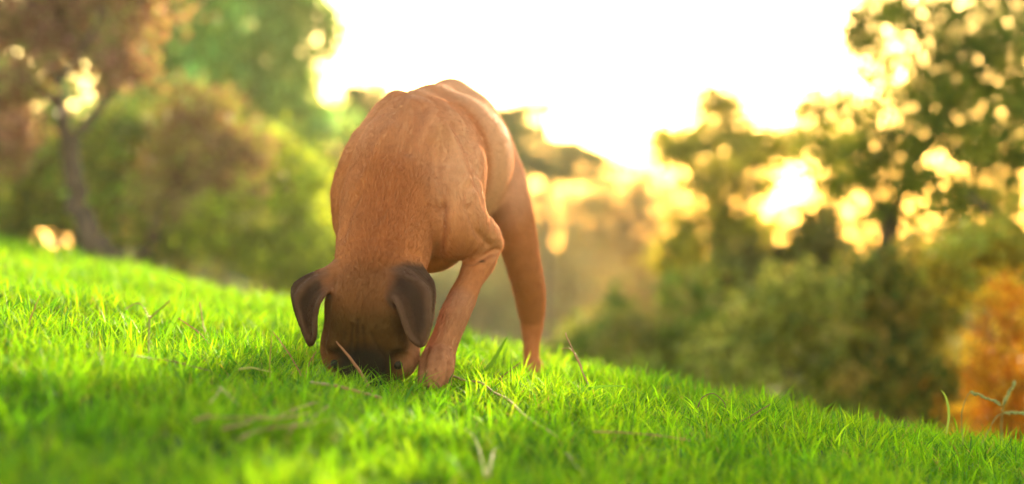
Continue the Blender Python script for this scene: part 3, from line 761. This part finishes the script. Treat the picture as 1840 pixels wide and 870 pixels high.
plant('weeping_tree', 'tree', 'tall tree with hanging green curtains and grey trunk, behind the red tree', 15.0,
      [(270, -60, 110, 150), (340, 0, 80, 150), (210, -120, 120, 100), (330, -180, 130, 100)],
      [[(210, 480, 16), (211, 250, 14), (210, 60, 12), (209, -60, 8)], [(210, 90, 7), (270, 0, 5), (300, -60, 3)]], .07, GRN, 13000, 106, M_bark_pale, group=BG, droop=1.5, strand=True)
plant('weeping_tree', 'tree', 'pale trunked weeping tree between the sapling and the open sky', 15.5,
      [(420, -40, 80, 150), (490, -20, 60, 130), (395, 80, 70, 110), (450, -190, 100, 100), (480, 150, 60, 80), (540, -40, 40, 90), (585, 40, 30, 60), (535, 120, 45, 110), (570, 200, 35, 60)],
      [[(424, 500, 15), (425, 300, 14), (424, 120, 12), (426, -60, 9)], [(425, 140, 6), (480, 40, 4), (510, -40, 3)]], .07, [(.11, .19, .05), (.15, .22, .055), (.18, .24, .06), (.12, .20, .075)], 8000, 107, M_bark_pale, group=BG, droop=1.5, strand=True)
plant('green_tree', 'tree', 'deep green broad tree behind the weeping trees, top left', 17.5,
      [(60, 60, 170, 130), (300, 130, 120, 100), (200, 220, 180, 90), (20, 270, 120, 110), (400, 240, 100, 80), (480, 270, 70, 60)],
      [[(40, 480, 18), (38, 250, 15), (60, 60, 9)]], .07, [(.04, .09, .03), (.06, .12, .035), (.09, .15, .03)], 9000, 108, group=BG)
plant('dark_tree', 'tree', "dark green tree behind the dog's right shoulder", 19.0,
      [(615, 240, 55, 50), (645, 190, 45, 30), (585, 310, 60, 60), (565, 230, 35, 45), (700, 230, 60, 50), (570, 400, 80, 80)],
      [[(610, 540, 10), (612, 400, 9), (618, 220, 5)]], .055, DRK, 15000, 109, group=BG)
# --- middle, far
plant('layered_tree', 'tree', 'flat layered evergreen with sky between its tiers, right of the dog', 24.0,
      [(930, 200, 40, 14), (985, 193, 30, 9), (1030, 190, 28, 6), (1062, 208, 22, 7), (935, 245, 45, 18), (1000, 262, 45, 13), (1055, 285, 45, 15), (900, 215, 40, 20), (960, 305, 60, 22), (1030, 315, 50, 14), (1100, 300, 35, 9), (920, 280, 50, 25)],
      [[(985, 600, 9), (984, 420, 8), (980, 250, 6), (978, 190, 3)]], .055, BRN[2:]+DRK[2:], 8500, 110, group=BG, spray=.3)
plant('far_tree', 'tree', 'dull brown-green far tree low behind the hind leg', 30.0,
      [(1010, 500, 85, 45), (930, 470, 60, 60), (1090, 520, 70, 50), (1010, 385, 85, 32), (860, 440, 80, 80), (1000, 580, 110, 55), (1080, 400, 60, 40), (1000, 345, 100, 34), (1095, 350, 70, 45), (930, 380, 50, 60), (1060, 380, 120, 60)],
      [[(1020, 640, 9), (1020, 560, 8), (1018, 470, 5)]], .045, BRN, 22000, 111, group=BG, spray=.3, rough=False)
plant('far_tree', 'tree', 'russet far tree between the hind leg and the olive tree', 28.0,
      [(1180, 500, 60, 55), (1140, 420, 45, 45), (1220, 430, 45, 70), (1170, 580, 80, 60), (1180, 350, 60, 45), (1120, 380, 70, 60)],
      [[(1185, 640, 9), (1184, 560, 8), (1182, 470, 5)]], .05, [(.17, .085, .03), (.20, .11, .04), (.11, .10, .03)], 15000, 112, group=BG, spray=.3, rough=False)
plant('olive_tree', 'tree', 'olive-gold tree with broad crown in the centre of the right half', 14.0,
      [(1275, 280, 90, 55), (1195, 275, 50, 32), (1330, 330, 65, 60), (1270, 390, 55, 60), (1310, 470, 70, 80), (1370, 250, 55, 35), (1295, 200, 60, 38), (1235, 245, 60, 28), (1240, 480, 50, 70), (1420, 245, 40, 25)],
      [[(1310, 680, 20), (1308, 560, 17), (1300, 450, 14), (1285, 340, 9), (1272, 250, 5)], [(1300, 450, 9), (1345, 360, 6), (1365, 270, 3)], [(1290, 380, 7), (1230, 300, 4), (1195, 260, 3)]],
      .045, [(.10, .11, .015), (.15, .15, .018), (.20, .18, .02), (.24, .20, .022)], 9500, 113, group=BG, spray=.4)
plant('sunlit_tree', 'tree', 'thin golden tree around the sun gap, between olive and spreading trees', 17.0,
      [(1510, 290, 60, 60), (1390, 400, 45, 40), (1480, 390, 50, 40), (1560, 400, 60, 60), (1450, 450, 60, 45), (1530, 210, 60, 45), (1440, 270, 50, 22), (1380, 310, 30, 40), (1640, 420, 60, 50), (1720, 400, 60, 50)],
      [[(1500, 680, 14), (1498, 540, 12), (1500, 400, 9), (1515, 250, 5)], [(1499, 430, 6), (1450, 340, 3)]], .05, [(.12, .10, .015), (.17, .13, .018), (.09, .09, .015)], 6500, 122, group=BG, spray=.35, rough=False)
plant('brown_shrub', 'shrub', 'dark brownish shrub below the sun gap', 13.0,
      [(1420, 490, 85, 55), (1360, 550, 70, 75), (1490, 450, 50, 45), (1490, 540, 80, 65)],
      [[(1420, 700, 14), (1422, 600, 11), (1425, 480, 6)]], .05, [(.06, .055, .015), (.08, .07, .018), (.05, .06, .015)], 10000, 114, group=BG)
# --- right
plant('spreading_tree', 'tree', 'big spreading tree with glittering gaps, filling the upper right', 10.4,
      [(1690, 60, 110, 55), (1800, 130, 120, 70), (1650, 170, 85, 45), (1740, 230, 110, 55), (1570, 260, 70, 40), (1620, 330, 80, 50), (1800, 300, 90, 70), (1510, 320, 50, 35),
       (1850, -20, 140, 80), (1930, 180, 100, 150), (1700, -70, 160, 50), (1740, 360, 70, 30), (1600, 20, 45, 30), (1480, 265, 45, 18), (1545, 70, 35, 60), (1470, 190, 40, 30)],
      [[(1612, 760, 26), (1600, 620, 22), (1592, 500, 20), (1600, 410, 18), (1640, 300, 15), (1720, 180, 11), (1790, 60, 7), (1820, -60, 5)],
       [(1600, 420, 11), (1560, 330, 8), (1520, 270, 5), (1480, 250, 3)], [(1640, 300, 9), (1660, 190, 6), (1650, 80, 4)], [(1720, 180, 7), (1650, 110, 5), (1600, 40, 3)]],
      .032, [(.045, .065, .012), (.065, .085, .014), (.09, .11, .016), (.12, .12, .018)], 33000, 115, group=BG, spray=.36, rough=False)
plant('leaning_tree', 'tree', 'golden leaved tree with a dark limb at the right edge', 9.2,
      [(1800, 440, 75, 35), (1770, 500, 80, 50), (1850, 400, 70, 50), (1720, 480, 50, 40), (1850, 500, 70, 60)],
      [[(1930, 620, 22), (1880, 500, 16), (1840, 430, 11), (1790, 385, 7), (1740, 350, 4)]], .034, GLD, 4200, 116, group=BG, spray=.35)
plant('pale_shrub', 'shrub', 'pale grey-green shrub in the hollow beyond the lawn, right', 9.8,
      [(1400, 600, 60, 50), (1470, 640, 60, 50), (1350, 650, 50, 45), (1480, 550, 30, 40), (1380, 530, 14, 55), (1440, 510, 12, 60), (1510, 590, 16, 70), (1325, 590, 14, 60), (1290, 640, 30, 40)],
      [[(1420, 760, 9), (1415, 690, 7), (1410, 600, 4)], [(1415, 690, 5), (1470, 620, 3)]], .04, [(.10, .13, .03), (.14, .165, .035), (.12, .13, .022), (.17, .175, .03), (.20, .18, .04), (.13, .11, .035)], 5200, 117, group=BG)
plant('green_shrub', 'shrub', 'fresh green shrub low beyond the lawn, right of the hind foot', 12.0,
      [(1140, 590, 45, 30), (1070, 620, 60, 30), (1240, 610, 55, 40), (1180, 650, 90, 40), (1110, 560, 14, 40), (1200, 560, 14, 50), (1260, 550, 16, 50), (1020, 640, 50, 25)],
      [[(1150, 740, 8), (1148, 670, 6), (1145, 600, 3)]], .045, [(.07, .13, .02), (.11, .17, .025), (.14, .16, .025), (.16, .12, .03), (.09, .08, .03)], 7500, 118, group=BG)
plant('dark_thicket', 'shrub', 'deep green thicket under the spreading tree', 9.9,
      [(1600, 600, 80, 70), (1660, 660, 80, 70), (1550, 680, 80, 60), (1690, 560, 60, 60), (1530, 570, 50, 60), (1620, 500, 80, 60), (1705, 700, 50, 60)],
      [[(1620, 800, 10), (1622, 700, 8), (1625, 600, 4)]], .04, [(.04, .065, .014), (.06, .09, .018), (.11, .11, .02), (.16, .12, .022), (.13, .085, .022)], 9500, 119, group=BG)
plant('orange_shrub', 'shrub', 'glowing orange autumn shrub in the lower right corner', 8.6,
      [(1830, 640, 60, 60), (1855, 560, 60, 60), (1790, 720, 45, 55), (1850, 720, 80, 70), (1800, 790, 70, 50), (1765, 660, 24, 55), (1800, 540, 24, 55), (1750, 780, 40, 40)],
      [[(1850, 900, 9), (1845, 800, 7), (1830, 660, 4)], [(1845, 800, 5), (1790, 700, 3)]], .034, ORA, 4000, 120, group=BG)
plant('hollow_shrub', 'shrub', 'olive-brown shrub deep in the hollow behind the lawn edge', 11.4,
      [(1330, 720, 120, 60), (1500, 740, 120, 60), (1660, 770, 110, 60), (1230, 680, 90, 40), (1760, 800, 70, 50), (1830, 830, 60, 40), (1705, 700, 60, 60)],
      [[(1450, 860, 9), (1450, 790, 7), (1450, 720, 4)]], .05, OLV[:3]+BRN[:1], 11000, 121, group=BG)

def far_wood():
    r_ = np.random.default_rng(200); pos = []; hue = []
    for k in range(95):
        d = r_.uniform(34, 60); px = r_.uniform(-300, 2200); base = 640; top = 425+45*math.sin(px*.011)+35*r_.normal()
        n_ = 420; c = W(px, (base+top)/2, d); rad = np.array((70*d/FPX*r_.uniform(.7, 1.3), 1.5, (base-top)/2*d/FPX))
        q_ = r_.normal(size=(n_, 3)); q_ /= np.linalg.norm(q_, axis=1)[:, None]; q_ *= r_.random((n_, 1))**.4
        pos.append(c+q_*rad); hue.append(np.full(n_, r_.normal()))
    pos = np.concatenate(pos); hue = np.concatenate(hue)
    pal = np.array([(.10, .08, .04), (.09, .10, .035), (.13, .10, .045), (.07, .09, .04)])
    col = pal[np.clip(((hue*.3+.5)*4).astype(int), 0, 3)]*np.exp(.2*r_.normal(size=(len(hue), 1)))
    v_, l_, s_, c_ = leaves(pos, .26, col, r_)
    o = mesh_np('distant_wood', v_, l_, s_, M_leaf, None, False, c_)
    tag(o, 'far wood closing off the valley behind the trees', 'wood', kind='stuff')
far_wood()

# ------------------------------------------------------------------ evening air
m, n, l, o = new_mat('haze')
pv = n.new('ShaderNodeVolumePrincipled'); pv.inputs['Color'].default_value = (1, .92, .72, 1)
pv.inputs['Density'].default_value = .0007; pv.inputs['Anisotropy'].default_value = .6
l.new(pv.outputs[0], o.inputs['Volume'])
x0, x1, y0, y1, z0, z1 = gx[0]-5, gx[-1]+5, gy[0]-5, gy[-1]+5, float(Z.min())-1, 5.5
hv = [(x, y, z) for x in (x0, x1) for y in (y0, y1) for z in (z0, z1)]
hf = [(0, 1, 3, 2), (4, 6, 7, 5), (0, 4, 5, 1), (2, 3, 7, 6), (0, 2, 6, 4), (1, 5, 7, 3)]
hz = mesh_np('haze', np.array(hv), np.array(hf), np.full(6, 4), m, None, False)
tag(hz, 'warm evening haze hanging over the hillside', 'haze', kind='stuff')
